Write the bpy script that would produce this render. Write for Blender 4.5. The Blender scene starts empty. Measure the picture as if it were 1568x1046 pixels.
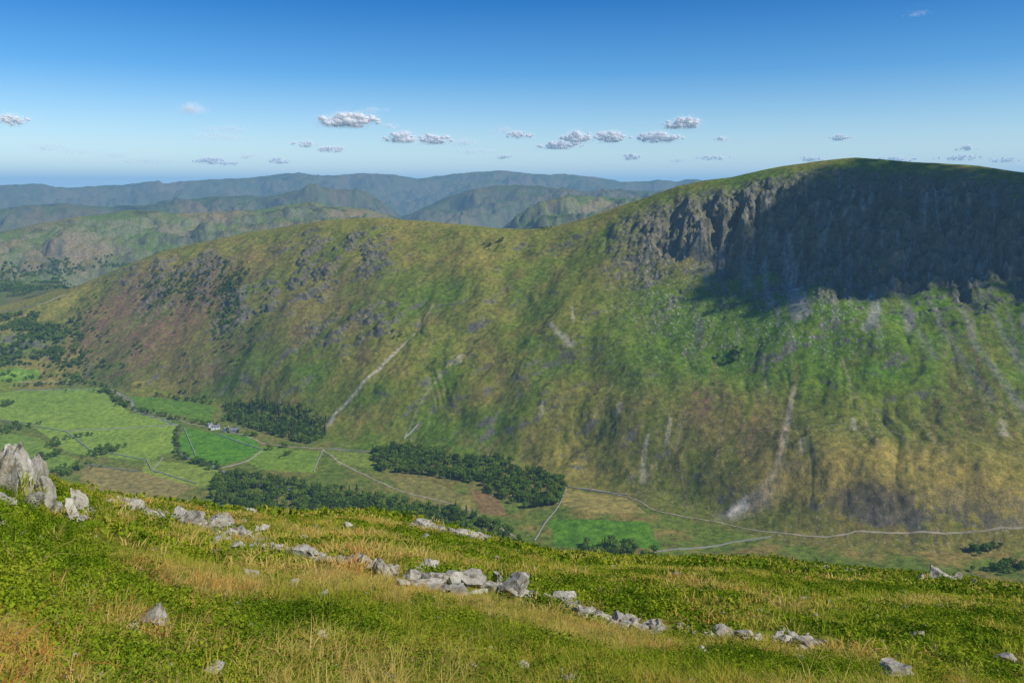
import bpy, math, numpy as np, bmesh
from mathutils import Vector
rng=np.random.default_rng(7)
scene=bpy.context.scene
FOC=1230.5; PITCH=math.radians(10.9); CP,SP=math.cos(PITCH),math.sin(PITCH)
SUN_AZ=math.radians(118); SUN_EL=math.radians(44)
SUNV=np.array([math.sin(SUN_AZ)*math.cos(SUN_EL),math.cos(SUN_AZ)*math.cos(SUN_EL),math.sin(SUN_EL)])

# ------------------------------------------------------------ helpers
def pixel_ray(px,py):
    """bearing and tan(elevation) of the camera ray through an image pixel"""
    px=np.asarray(px,float);py=np.asarray(py,float)
    dx=(px-784)/FOC; dy=(522.5-py)/FOC
    fy=CP+dy*SP; uz=-SP+dy*CP
    return np.arctan2(dx,fy), uz/np.hypot(dx,fy)
_r=np.random.RandomState(3); PERM=_r.permutation(4096); GA=_r.rand(4096)*2*np.pi
GX,GY=np.cos(GA),np.sin(GA)
def pn(x,y,seed=0):
    x=np.asarray(x,float);y=np.asarray(y,float)
    xi=np.floor(x).astype(np.int64); yi=np.floor(y).astype(np.int64)
    xf=x-xi; yf=y-yi
    u=xf*xf*xf*(xf*(xf*6-15)+10); v=yf*yf*yf*(yf*(yf*6-15)+10)
    def g(i,j,a,b):
        h=PERM[(PERM[(i+seed*131)&4095]+j)&4095]
        return GX[h]*a+GY[h]*b
    n00=g(xi,yi,xf,yf); n10=g(xi+1,yi,xf-1,yf); n01=g(xi,yi+1,xf,yf-1); n11=g(xi+1,yi+1,xf-1,yf-1)
    a=n00+u*(n10-n00); b=n01+u*(n11-n01)
    return (a+v*(b-a))*1.5
def fbm(x,y,o=4,seed=0,g=.5):
    s=0;a=1;t=0
    for k in range(o):
        s=s+a*pn(x*2**k,y*2**k,seed+k*7); t+=a; a*=g
    return s/t
def ridged(x,y,o=3,seed=0):
    s=0;a=1;t=0
    for k in range(o):
        s=s+a*(1-2*np.abs(pn(x*2**k,y*2**k,seed+k*5))); t+=a; a*=.5
    return s/t
def sm(a,b,x):
    t=np.clip((x-a)/(b-a),0,1); return t*t*(3-2*t)
def mixc(c,d,t):
    return c*(1-t[...,None])+np.asarray(d)*t[...,None]

def mk_mesh(name,v,f,smooth=False):
    me=bpy.data.meshes.new(name)
    v=np.ascontiguousarray(v,dtype=np.float32); f=np.ascontiguousarray(f,dtype=np.int32)
    k=f.shape[1]
    me.vertices.add(len(v)); me.vertices.foreach_set("co",v.ravel())
    me.loops.add(f.size); me.loops.foreach_set("vertex_index",f.ravel())
    me.polygons.add(len(f)); me.polygons.foreach_set("loop_start",np.arange(0,f.size,k,dtype=np.int32))
    me.update(calc_edges=True)
    me.polygons.foreach_set("use_smooth",np.full(len(me.polygons),smooth))
    return me
def mk_obj(name,me,mat=None,parent=None):
    o=bpy.data.objects.new(name,me); scene.collection.objects.link(o)
    if mat: me.materials.append(mat)
    if parent: o.parent=parent
    return o

class NT:
    def __init__(s,mat):
        mat.use_nodes=True; s.t=mat.node_tree; s.t.nodes.clear()
    def n(s,ty,inp=None,**kw):
        nd=s.t.nodes.new(ty)
        for k,v in kw.items(): setattr(nd,k,v)
        for k,v in (inp or {}).items():
            if isinstance(v,bpy.types.NodeSocket): s.t.links.new(v,nd.inputs[k])
            else: nd.inputs[k].default_value=v
        return nd
    def noise(s,vec,scale,detail=4,rough=.5):
        return s.n('ShaderNodeTexNoise',{'Vector':vec,'Scale':scale,'Detail':detail,'Roughness':rough}).outputs['Fac']
    def ramp(s,fac,stops):
        r=s.n('ShaderNodeValToRGB',{'Fac':fac}); e=r.color_ramp.elements
        while len(e)<len(stops): e.new(.5)
        for i,(p,c) in enumerate(stops):
            e[i].position=p; e[i].color=(*c,1) if len(c)==3 else c
        return r.outputs['Color']
    def mix(s,f,a,b,mode='MIX'):
        m=s.n('ShaderNodeMix',data_type='RGBA',blend_type=mode)
        for sock,val in ((m.inputs[0],f),(m.inputs[6],a),(m.inputs[7],b)):
            if isinstance(val,bpy.types.NodeSocket): s.t.links.new(val,sock)
            else: sock.default_value=val if not isinstance(val,tuple) or len(val)==4 else (*val,1)
        return m.outputs[2]
    def out(s,sh,vol=None):
        o=s.n('ShaderNodeOutputMaterial')
        if sh: s.t.links.new(sh,o.inputs['Surface'])
        if vol: s.t.links.new(vol,o.inputs['Volume'])

# ------------------------------------------------------------ terrain
az_f=np.arange(-40,40.001,.075)
az=np.radians(np.concatenate([np.arange(-110,-40.5,1.5),az_f,np.arange(41.5,111,1.5)]))
NC=len(az)
def line(pts):
    p=np.array(pts,float); a,t=pixel_ray(p[:,0],p[:,1]); R=np.interp(az,a,p[:,2]); T=np.interp(az,a,t)
    return R,R*T
def xline(pts,y0=500):
    p=np.array(pts,float); a,_=pixel_ray(p[:,0],np.full(len(p),y0)); return np.interp(az,a,p[:,1])
xcol=784+FOC*np.tan(np.clip(az,-1.2,1.2))*CP
lipR,lipZ=line([(-500,640,26),(-200,675,27),(0,710,28),(100,747,34),(150,762,38),(330,787,50),(450,791,58),(560,788,66),(640,799,72),(760,829,76),(850,850,82),(950,857,92),(1050,858,100),(1150,856,108),(1300,873,118),(1400,881,124),(1568,898,130),(1800,918,130),(2100,950,130)])
lipT=-lipZ/lipR
fa=lipT-3.4/lipR; fb=1.7/lipR**2
fgz=lambda R:-1.7-fa*R-fb*R*R
lines=[]
R15=1.5*lipR
for k in (.8,1.15): lines.append((lipR*k,fgz(lipR*k)))
lines.append((R15,fgz(R15)))
midR=xline([(0,400),(784,400),(1568,350)]); lines.append((midR,-midR*(lipT+xline([(0,.12),(784,.10),(1568,.075)]))))
zfl=xline([(-500,-480),(0,-470),(784,-437),(1568,-395),(2100,-380)])
V1R=xline([(0,900),(784,800),(1568,680)]); lines.append((V1R,zfl.copy()))
a,t=pixel_ray(*np.array([(-500,600),(-200,590),(0,575),(60,578),(100,580),(150,592),(200,603),(260,610),(330,622),(450,664),(560,688),(680,705),(760,722),(830,738),(900,752),(1000,785),(1080,805),(1200,830),(1310,845),(1450,850),(1568,852),(1800,860),(2100,870)],float).T)
FR=np.clip(np.abs(zfl/np.interp(az,a,t)),V1R+60,2150); FZ=zfl.copy()
CR,CZ=line([(-500,490,2700),(-200,500,2700),(0,486,2700),(60,462,2720),(100,447,2720),(150,426,2700),(200,403,2650),(240,388,2620),(280,377,2580),(330,366,2500),(390,354,2430),(450,345,2350),(500,338,2280),(560,333,2200),(640,337,2100),(700,343,2020),(760,349,1960),(800,351,1930),(830,350,1900),(865,343,1880),(900,334,1860),(940,318,1840),(970,308,1825),(1000,298,1810),(1040,284,1790),(1080,275,1775),(1120,271,1760),(1160,262,1745),(1200,254,1730),(1250,247,1715),(1310,241,1700),(1350,244,1700),(1400,248,1690),(1450,250,1680),(1500,254,1670),(1568,263,1650),(1800,290,1580),(2100,330,1500)])
FR=np.minimum(FR,CR-450)
wR=sm(850,1100,xcol)
qs=[0,.25,.5,.7,.82,.93,1]
hl=[0,.26,.53,.75,.87,.97,1]; hr=[0,.20,.44,.635,.86,.96,1]
for q,l_,r_ in zip(qs,hl,hr):
    h=l_*(1-wR)+r_*wR
    lines.append((FR+(CR-FR)*q,FZ+(CZ-FZ)*h))
dt=xline([(-500,1),(100,1),(160,0),(2000,0)])
_,DT=pixel_ray(xcol,np.full(NC,434.))
DZv=(CR+750)*DT
lines.append((CR+500+250*dt,(CZ-230)*(1-dt)+np.minimum(DZv,-300)*dt))
H1=line([(-500,372,4600),(-200,350,4600),(0,354,4600),(60,340,4600),(100,333,4600),(200,319,4700),(300,325,4800),(400,318,4900),(470,309,5000),(560,317,5000),(620,335,5000),(700,352,5000),(765,352,5200),(790,328,5200),(830,306,5200),(870,298,5200),(950,301,5200),(1000,300,5200),(1100,310,5200),(2100,330,5200)])
H2=line([(-500,325,8200),(0,320,8200),(100,311,8200),(200,314,8200),(330,300,8200),(400,298,8200),(480,284,8200),(560,289,8200),(615,330,8200),(640,320,8200),(690,300,8300),(720,289,8300),(760,281,8300),(800,278,8300),(900,290,8300),(1000,289,8300),(1100,290,8300),(2100,300,8300)])
H3=line([(-500,288,13500),(0,281,13500),(60,281,13500),(100,284,13500),(180,281,13500),(220,277,13500),(350,272,13500),(420,265,13500),(455,262,13500),(490,267,13500),(545,263,13500),(600,267,13500),(640,273,13500),(700,263,13500),(745,259,13500),(800,261,13500),(850,266,13500),(910,269,13500),(950,275,13500),(1000,275,13500),(1050,273,13500),(1200,278,13500),(2100,285,13500)])
lines+= [(H1[0]*1,H1[1]),(H1[0]+1500,H1[1]-230),H2,(H2[0]+2200,H2[1]-260),H3,(H3[0]+5000,H3[1]*0-500),(H3[0]*0+65000,H3[1]*0-500)]
K=len(lines); LR=np.array([l[0] for l in lines]); LZ=np.array([l[1] for l in lines])
h=np.diff(LR,axis=0); assert (h>0).all(),(np.argwhere(h<=0)[:5])
d=np.diff(LZ,axis=0)/h
m=np.zeros_like(LR)
m[1:-1]=np.where(d[1:]*d[:-1]>0,2*d[1:]*d[:-1]/(d[1:]+d[:-1]+1e-12*np.sign(d[1:])),0); m[0]=d[0];m[-1]=d[-1]
rows=[None,None,14,26,120,85,95,90,75,60,30,34,90,14,60,12,70,10,5]
Rr=[];Zr=[];Sg=[]
for t_ in np.linspace(0,1,190):
    R=.35*(R15/.35)**t_; Rr.append(R); Zr.append(fgz(R)); Sg.append(0+t_)
for i in range(2,K-1):
    n=rows[i]
    for t_ in (np.arange(1,n+1)/n):
        R=LR[i]+h[i]*t_
        h00=2*t_**3-3*t_**2+1;h10=t_**3-2*t_**2+t_;h01=-2*t_**3+3*t_**2;h11=t_**3-t_**2
        Rr.append(R); Zr.append(h00*LZ[i]+h10*h[i]*m[i]+h01*LZ[i+1]+h11*h[i]*m[i+1]); Sg.append(i+t_)
R=np.array(Rr);Z=np.array(Zr);S=np.array(Sg)[:,None]*np.ones((1,NC))
NR=len(R)
AZ=np.ones((NR,1))*az[None]
X=R*np.sin(AZ);Y=R*np.cos(AZ)
XC=np.ones((NR,1))*xcol[None]
Q=np.clip((R-FR)/(CR-FR),0,1)
ridge=(R>FR)&(R<CR+400)
w=sm(2,20,R)
Z+=np.where(R<700,(fbm(X/2.2,Y/2.2,4,1)*.20*sm(1,6,R)+fbm(X/14,Y/14,3,2)*.6*w+fbm(X/.5,Y/.5,2,5)*.05)*(1-sm(400,700,R)),0)
wn=sm(120,250,R)*(1-sm(.8,1.,R/np.maximum(V1R,1)))
Z+=wn*fbm(X/60,Y/60,4,3)*6
wf=sm(-60,80,R-V1R)*(1-sm(-100,80,R-FR))
Z+=wf*fbm(X/120,Y/120,4,9)*4*xline([(0,.5),(500,.8),(900,2.2),(1568,3)])[None]
# ridge relief
FU=(1150+(XC-1150)/(1+.55*(1-Q)))*1.25
wq=sm(0,.08,Q)*(1-.88*sm(.86,1.0,Q))*(R<CR+400)
wRR=np.ones((NR,1))*wR[None]
warp=fbm(X/220,Y/220,3,11)
gmask=np.clip(.4+1.4*fbm(X/260,Y/300,3,12),0.08,1)
gul=ridged(FU/75+warp*1.4,Q*2.2,3,13)
gul2=ridged(FU/24+warp*1.6,Q*4+3,3,15)
Z-=wq*gmask*(np.clip(gul,0.0,1)**2*9+gul2*1.8)
Z+=wq*(fbm(X/150,Y/150,3,17,.5)*22+fbm(X/40,Y/40,3,16,.5)*4+fbm(X/14,Y/14,3,18)*1.2)
oc=fbm(X/60,Y/42,5,19,.6)
LM=np.clip((1-wRR)*(1-sm(620,800,XC))*sm(.25,.45,Q),0,1)+.22*(1-wRR)+.14*wRR
om=sm(-.1,.25,fbm(X/300,Y/260,2,20))
Z+=wq*om*LM*(sm(.05,.12,oc)*6+sm(.22,.28,oc)*6)
# crags: buttresses split by gullies and grassy rakes
rake=fbm(X/90+Q*3,Y/60,3,33)
wc=sm(880,1040,XC+60*warp)*sm(.58,.72,Q+.16*warp+.10*rake)*(1-sm(.82,.97,Q))*ridge
but=ridged(FU/58+warp*1.2,Q*2.4,3,23)
but2=ridged(FU/22+warp*1.5,Q*6,3,27)
cr=fbm(X/34,Y/20,5,29,.62)
Z-=wc*(np.clip(but+.1,0,1)*26+but2*7)
Z+=wc*(cr*13+sm(-.08,-.03,cr)*7+sm(.10,.15,cr)*7)
w2=sm(900,1000,XC)*sm(.48,.6,Q)*(1-sm(.6,.7,Q))*ridge
Z+=w2*(sm(.16,.22,oc)*4+np.abs(fbm(X/14,Y/14,3,31))*1.5)
def rough_ground(px,py,rmin=500):
    a,t=pixel_ray(px,py); j=int(np.clip(np.searchsorted(az,a),1,NC-1)); w_=(a-az[j-1])/(az[j]-az[j-1])
    r_=R[:,j-1]*(1-w_)+R[:,j]*w_; z_=Z[:,j-1]*(1-w_)+Z[:,j]*w_
    E=z_/r_; ok=np.where((r_>rmin)&(E>=t))[0]
    if len(ok)==0:
        i=np.argmax(np.where(r_>rmin,E,-9)); return float(a),float(r_[i])
    i=ok[0]
    if i==0: return float(a),float(r_[0])
    f=(t-E[i-1])/(E[i]-E[i-1]+1e-12); f=min(max(f,0),1) if r_[i-1]>rmin else 1
    return float(a),float(r_[i-1]+f*(r_[i]-r_[i-1]))
def hill(px,py,sx,sy,amp):
    global Z
    a,r=rough_ground(px,py); cx,cy=r*math.sin(a),r*math.cos(a)
    ex,ey=math.cos(a),-math.sin(a); rx,ry=math.sin(a),math.cos(a)
    du=(X-cx)*ex+(Y-cy)*ey; dv=(X-cx)*rx+(Y-cy)*ry
    Z+=amp*np.exp(-(du/sx)**2-(dv/sy)**2)
hill(1430,750,210,60,42); hill(1340,760,60,26,16)
hill(850,500,80,80,10); hill(640,400,120,60,8)
def farrel(cond,ww,sc,amp,seed):
    global Z
    u=X/sc+fbm(X/sc/2,Y/sc/2,3,seed+9); v=Y/sc
    Z+=np.where(cond,ww*(-np.clip(ridged(u,v,5,seed),-.4,1)*amp+fbm(X/sc*3,Y/sc*3,5,seed+3,.6)*amp*.6),0)
fr12=np.clip(S-12,0,1); w12=sm(0,.25,fr12)*(1-.8*sm(.8,1,fr12)); w12=np.where(S>13,.2,w12)
farrel(S>12,np.where(S<=14,w12,0),420,95,41)
fr=np.clip(S-14,0,1); farrel((S>14)&(S<=16),np.where(S<=15,sm(0,.2,fr)*(1-.8*sm(.8,1,fr)),.2),750,190,47)
fr=np.clip(S-16,0,1); farrel((S>16)&(S<=18),np.where(S<=17,sm(0,.2,fr)*(1-.85*sm(.8,1,fr)),.15),1300,360,53)

RT=np.ascontiguousarray(R.T);ZT=np.ascontiguousarray(Z.T)
def hgt(x,y):
    a=math.atan2(x,y); r=math.hypot(x,y); j=min(max(int(np.searchsorted(az,a)),1),NC-1); w_=(a-az[j-1])/(az[j]-az[j-1])
    return float(np.interp(r,RT[j-1],ZT[j-1])*(1-w_)+np.interp(r,RT[j],ZT[j])*w_)
def on_ground(px,py,rmin=600):
    a,r=rough_ground(px,py,rmin); x,y=r*math.sin(a),r*math.cos(a)
    return x,y,hgt(x,y)
dZr=np.gradient(Z,axis=0)/np.maximum(np.gradient(R,axis=0),1e-4)
dZa=np.gradient(Z,axis=1)/np.maximum(np.gradient(AZ,axis=1)*R,1e-4)
SL=np.hypot(dZr,dZa)

# ------------------------------------------------------------ ground colour (albedo)
n_big=fbm(X/180,Y/180,4,61); n_mid=fbm(X/45,Y/45,4,63,.6); n_sm=fbm(X/11,Y/11,3,67,.6)
n_str=fbm(FU/12+warp*2,Q*9,3,71,.6)
olive=np.array([.140,.165,.024]); tan_=np.array([.245,.200,.050]); green=np.array([.075,.155,.013]); dk=np.array([.045,.062,.013])
rock=np.array([.165,.157,.138]); scree=np.array([.30,.29,.27]); redb=np.array([.190,.110,.070])
C=np.ones((NR,NC,3))*olive
C=mixc(C,tan_,sm(-.2,.5,n_mid*.6+n_big*.8+n_str*.25)*.82)
C=mixc(C,green*1.0,sm(-.12,.40,-n_big+n_sm*.2)*.7)
def blob(px,py,rx,ry,rmin=600):
    a,r=rough_ground(px,py,rmin); cx,cy=r*math.sin(a),r*math.cos(a)
    ex,ey=math.cos(a),-math.sin(a); qx,qy=math.sin(a),math.cos(a)
    sx=rx*r/FOC; sy=ry*r/FOC*2.4
    du=(X-cx)*ex+(Y-cy)*ey; dv=(X-cx)*qx+(Y-cy)*qy
    return np.exp(-(du/sx)**2-(dv/sy)**2)
C=np.where(ridge[...,None],mixc(C,[.245,.215,.045],np.clip((1-wRR)*sm(.40,.95,Q)*.8*(.65+n_mid*.9),0,1)),C)
gb=np.clip(wRR*.85+.15,0,1)*sm(.24,.40,Q+.12*n_big)*(1-sm(.60,.70,Q))*ridge
C=mixc(C,green*1.1,np.clip(gb*(.8+n_mid*.7),0,1))
lowr=sm(780,1050,XC)*(1-sm(.18,.38,Q+.1*n_big))*ridge
C=mixc(C,[.145,.135,.038],np.clip(lowr*(.6+n_str*.6),0,1))
C=mixc(C,dk,np.clip(sm(.12,.45,n_str*.6+n_sm*.5+n_mid*.3)*ridge*.65,0,1))
C=mixc(C,[.160,.098,.048],np.clip(sm(.1,.4,fbm(X/70,Y/70,4,69,.6))*ridge*.38*(1-.6*wRR),0,1))
for px,py,rx,ry,s_ in [(290,470,110,28,.95),(200,450,50,25,.9),(240,520,70,25,.75),(340,540,60,25,.6),(150,500,60,30,.8),(1085,610,32,26,.6),(1160,650,40,34,.5),(790,590,60,18,.35),(1500,560,60,50,.3),(1350,770,80,20,.4),(470,480,80,30,.45),(560,470,40,25,.45),(1480,620,60,40,.2)]:
    b=blob(px,py,rx,ry); C=mixc(C,redb,np.clip(b*s_*(.8+n_str+n_sm*1.2),0,1))
rk=sm(.85,1.1,SL+n_sm*.15)*ridge
C=mixc(C,rock*.7,np.clip(rk*.9,0,1))
C=mixc(C,rock*.8,np.clip(wc*(.25+1.1*n_sm+.5*n_str),0,.9))
C=mixc(C,[.20,.185,.06],np.clip(wc*sm(-.05,.3,n_mid+.3*rake)*(1-rk*.75)*.85,0,1))
C=mixc(C,[.30,.285,.25],np.clip(wc*sm(.12,.4,n_str+n_sm*.4)*.55,0,1))
scr=sm(950,1050,XC)*sm(.36,.56,Q+.08*n_big)*(1-sm(.74,.84,Q))*ridge
C=mixc(C,scree*.6,np.clip(scr*sm(.1,.45,fbm(FU/16+warp,Q*5,3,73))*.75,0,1))
spk=pn(X/3.6,Y/3.6,77)
C=mixc(C,scree*1.1,np.clip(sm(.42,.6,spk+n_mid*.25)*(blob(1120,480,150,35)+blob(1000,430,60,30)+blob(1260,490,120,30)*.6+.25*lowr+.12)*ridge,0,.9))
def streak(pts,w0,w1,col,s_=.9,rmin=600):
    global C
    P=[on_ground(*p,rmin)[:2] for p in pts]; n=len(P)
    xs=[p[0] for p in P];ys=[p[1] for p in P]; pad=60
    mk=(X>min(xs)-pad)&(X<max(xs)+pad)&(Y>min(ys)-pad)&(Y<max(ys)+pad)
    idx=np.where(mk); x=X[idx];y=Y[idx]; best=np.full(len(x),1e9)
    fine=fbm(x/5,y/5,3,55,.6)
    wob=n_sm[idx]*10+n_str[idx]*5+fine*5
    for i in range(n-1):
        ax,ay=P[i];bx,by=P[i+1]; L=(bx-ax)**2+(by-ay)**2+1e-6
        t=np.clip(((x-ax)*(bx-ax)+(y-ay)*(by-ay))/L,0,1)
        w_=w0+(w1-w0)*(i+t)/(n-1)
        dd=(np.hypot(x-ax-t*(bx-ax),y-ay-t*(by-ay))+wob*.4*np.minimum(w_/4,1.6))/w_
        best=np.minimum(best,dd)
    f=(1-sm(.3,1.2,best))*s_*np.clip(.8+n_sm[idx]*.9+fine*1.0,0,1.05)
    f=np.clip(f,0,1)
    C[idx]=C[idx]*(1-f[:,None])+np.asarray(col)*f[:,None]
P_=[.38,.34,.25]
streak([(505,648),(515,630),(545,600),(575,570),(605,540),(625,520)],7,4,[.46,.42,.33],1)
streak([(625,520),(645,500),(665,465)],3.2,2.2,[.32,.29,.20],.65)
streak([(620,670),(640,625),(665,585),(685,560),(705,545)],3.4,2.4,P_,.5)
streak([(1165,765),(1190,715),(1198,680),(1210,620),(1215,590)],9,3.5,[.37,.30,.23],.9)
streak([(1215,590),(1222,560)],4,3,[.14,.08,.05],.8)
streak([(1110,790),(1150,775),(1190,755)],17,13,[.22,.20,.175],.6)
streak([(1120,784),(1140,772)],9,7,[.48,.45,.41],1)
streak([(985,735),(985,700),(992,665)],7,3,P_,.9)
streak([(1020,680),(1026,640)],5,3,P_,.75); streak([(875,528),(855,510),(842,495)],8,4,[.40,.36,.27],.9)
streak([(878,490),(876,470)],4,3,P_,.8); streak([(703,552),(708,543)],7,5,P_,.85)
streak([(828,632),(830,615)],5.5,3.5,P_,.8); streak([(947,630),(949,618)],7,5,P_,.85)
streak([(1228,690),(1228,670)],6,4,P_,.8); streak([(1538,665),(1536,645)],7,5,P_,.85); streak([(1308,655),(1306,640)],6,4,P_,.7)
streak([(1225,478),(1215,445),(1210,410),(1205,372)],19,8,scree,1)
streak([(1180,465),(1172,430),(1170,392)],9,6,scree*.9,.9); streak([(1150,440),(1148,405)],8,5,scree*.8,.8)
streak([(1085,440),(1078,410)],10,5,scree*.7,.6)
streak([(1330,500),(1342,475),(1335,450)],12,6,scree,.85)
streak([(1600,670),(1540,590),(1490,520),(1468,470)],9,5,scree*.7,.6)
streak([(1520,610),(1455,520),(1425,470),(1405,445)],7,5,scree*.65,.5)
streak([(1430,545),(1385,470),(1370,440)],7,5,scree*.6,.5)
streak([(1580,580),(1530,500),(1500,460)],8,5,scree*.65,.55)
streak([(930,520),(935,480)],3,2,dk,.6); streak([(590,500),(560,560),(520,610)],3,3,dk,.35)
for px in (1010,1050,1105,1250,1320,1370,1420,1470,1290,940,890,760,740,1170,1530,820):
    y0=610+rng.integers(-70,80); streak([(px+(px-1150)*.16,y0+60),(px,y0)],3.4,1.8,[.28,.23,.15],.5)
mo=blob(1430,720,210,17)+blob(1250,738,60,12); C=mixc(C,[.30,.235,.068],np.clip(mo*.95*(.9+n_mid),0,1))
mo=blob(1350,758,55,8); C=mixc(C,[.07,.062,.042],np.clip(mo*(.7+n_sm*2),0,1))
vf=((R>V1R-60)&(R<=FR))
vm=sm(-.2,.35,n_mid+n_big*.5)
Cv=mixc(np.ones((NR,NC,3))*np.array([.12,.165,.030]),[.225,.175,.055],vm*(.5+.5*sm(300,900,XC)))
Cv=mixc(Cv,[.05,.075,.018],sm(.1,.4,n_sm)*.55)
C=np.where(vf[...,None],Cv,C)
nearside=((R>150)&(R<=V1R-60)); C=np.where(nearside[...,None],mixc(Cv,[.19,.165,.05],np.full(R.shape,.5)),C)
def inpoly(P,x,y):
    c=np.zeros(x.shape,bool); n=len(P)
    for i in range(n):
        x0,y0=P[i];x1,y1=P[(i+1)%n]
        if y0==y1: continue
        c^=((y0>y)!=(y1>y))&(x<(x1-x0)*(y-y0)/(y1-y0)+x0)
    return c
def wpoly(pts,rmin=620): return [on_ground(*p,rmin)[:2] for p in pts]
def field(pts,col,var=.2):
    P=wpoly(pts); mk=inpoly(P,X,Y)&(R>600); 
    C[mk]=np.asarray(col)*(1+var*(n_mid[mk]+n_sm[mk]*.8)[:,None]*np.array([1.3,1,1]))
LG=[.195,.285,.045]
field([(20,598),(150,594),(200,632),(276,648),(266,690),(225,706),(150,698),(100,690),(50,652),(0,640),(-60,640),(-60,605)],LG)
field([(20,598),(150,596),(120,625),(30,628)],[.17,.265,.04])
field([(-80,560),(60,566),(60,580),(-80,590)],[.13,.23,.03])
field([(190,606),(240,608),(330,622),(322,650),(280,636),(205,628)],[.11,.20,.024])
field([(282,655),(330,662),(385,668),(402,688),(370,705),(330,712),(285,700),(272,680)],[.09,.22,.02])
field([(405,682),(490,692),(485,724),(400,718),(375,705)],[.155,.24,.034])
field([(225,704),(330,716),(345,735),(310,745),(215,726)],[.20,.26,.045])
field([(130,712),(215,722),(300,745),(250,770),(120,740)],[.24,.20,.07])
field([(-60,652),(60,670),(100,695),(130,712),(60,720),(-60,690)],[.16,.24,.04])
field([(590,728),(650,732),(720,760),(720,785),(640,768)],[.20,.185,.055])
field([(840,795),(990,798),(1018,842),(850,835)],[.09,.20,.02])
field([(865,748),(960,762),(990,785),(900,785),(860,772)],[.26,.22,.07])
field([(500,690),(568,694),(572,715),(520,712)],[.17,.22,.04])
field([(720,748),(760,758),(780,790),(735,785)],[.21,.14,.06])
p1=fbm(X/5,Y/5,4,81); p2=fbm(X/1.1,Y/1.1,3,83)
Cf=mixc(np.ones((NR,NC,3))*np.array([.16,.20,.018]),[.33,.25,.055],sm(-.05,.45,p1+p2*.5))
Cf=mixc(Cf,[.22,.105,.03],sm(.1,.5,-p2+.2*p1)*.5)
wfg=1-sm(150,250,R)
C=C*(1-wfg[...,None])+Cf*wfg[...,None]
ff=R>CR+200
g1=fbm(X/600,Y/600,5,91,.6); g2=fbm(X/160,Y/160,4,93,.6)
Ch=mixc(np.ones((NR,NC,3))*np.array([.095,.140,.034]),[.20,.155,.068],sm(-.2,.35,g1+g2*.5))
Ch=mixc(Ch,[.026,.05,.018],sm(.05,.35,g2-g1*.4)*.85)
Ch=mixc(Ch,[.20,.18,.16],sm(.55,.9,SL+g2*.3)*.4)
Ch=Ch*(1-.5*sm(5500,9000,R))[...,None]  # distance darkening painted into far hills, in place of thicker haze
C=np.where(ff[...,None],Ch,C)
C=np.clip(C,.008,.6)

V=np.stack([X,Y,Z],-1).reshape(-1,3)
idx=np.arange(NR*NC).reshape(NR,NC)
F=np.stack([idx[:-1,:-1],idx[:-1,1:],idx[1:,1:],idx[1:,:-1]],-1).reshape(-1,4)[:,::-1]
me=mk_mesh("hillside_terrain",V,F,True)
at=me.color_attributes.new("Col",'FLOAT_COLOR','POINT')
at.data.foreach_set("color",np.concatenate([C.reshape(-1,3),np.ones((NR*NC,1))],1).astype(np.float32).ravel())
mat=bpy.data.materials.new("fell_ground"); N=NT(mat)
geo=N.n('ShaderNodeNewGeometry'); pos=geo.outputs['Position']
col=N.n('ShaderNodeAttribute',attribute_name="Col").outputs['Color']
f1=N.noise(pos,.11,8,.64); f2=N.noise(pos,.6,5,.65)
c=N.mix(1.0,col,N.ramp(f1,[(.3,(.48,.53,.48)),(.5,(1,1,1)),(.72,(1.6,1.46,1.24))]),'MULTIPLY')
c=N.mix(1.0,c,N.ramp(f2,[(.33,(.56,.61,.56)),(.5,(1,1,1)),(.7,(1.46,1.34,1.16))]),'MULTIPLY')
bp=N.n('ShaderNodeBump',{'Strength':.75,'Distance':1.9,'Height':f1})
b=N.n('ShaderNodeBsdfDiffuse',{'Color':c,'Normal':bp.outputs['Normal']})
N.out(b.outputs[0])
terrain=mk_obj("hillside_terrain",me,mat)

# ------------------------------------------------------------ facets
def facets(cen,nor,size,jit=.5,aspect=1.0,R_=rng):
    n=len(cen); nor=nor+R_.normal(0,jit,(n,3)); nor/=np.linalg.norm(nor,axis=1)[:,None]+1e-9
    t=np.cross(nor,R_.normal(0,1,(n,3))); t/=np.linalg.norm(t,axis=1)[:,None]+1e-9; b=np.cross(nor,t)
    s=np.asarray(size).reshape(-1,1)*np.ones((n,1))
    v=np.stack([cen+t*s*aspect,cen+(-.5*t*aspect+.8*b)*s,cen+(-.5*t*aspect-.8*b)*s],1).reshape(-1,3)
    return v,np.arange(3*n).reshape(-1,3)
def simple_mat(name,stops,scale,transl=0,objrand=False):
    m_=bpy.data.materials.new(name);N=NT(m_)
    vec=N.n('ShaderNodeNewGeometry').outputs['Position']
    f=N.noise(vec,scale,4,.6)
    if objrand:
        rnd=N.n('ShaderNodeObjectInfo').outputs['Random']
        f=N.n('ShaderNodeMath',{0:N.n('ShaderNodeMath',{0:rnd,1:-.5},operation='ADD').outputs[0],1:.35,2:f},operation='MULTIPLY_ADD').outputs[0]
    c=N.ramp(f,stops)
    d_=N.n('ShaderNodeBsdfDiffuse',{'Color':c})
    if transl:
        t_=N.n('ShaderNodeBsdfTranslucent',{'Color':c})
        N.out(N.n('ShaderNodeMixShader',{0:transl,1:d_.outputs[0],2:t_.outputs[0]}).outputs[0])
    else: N.out(d_.outputs[0])
    return m_

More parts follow.
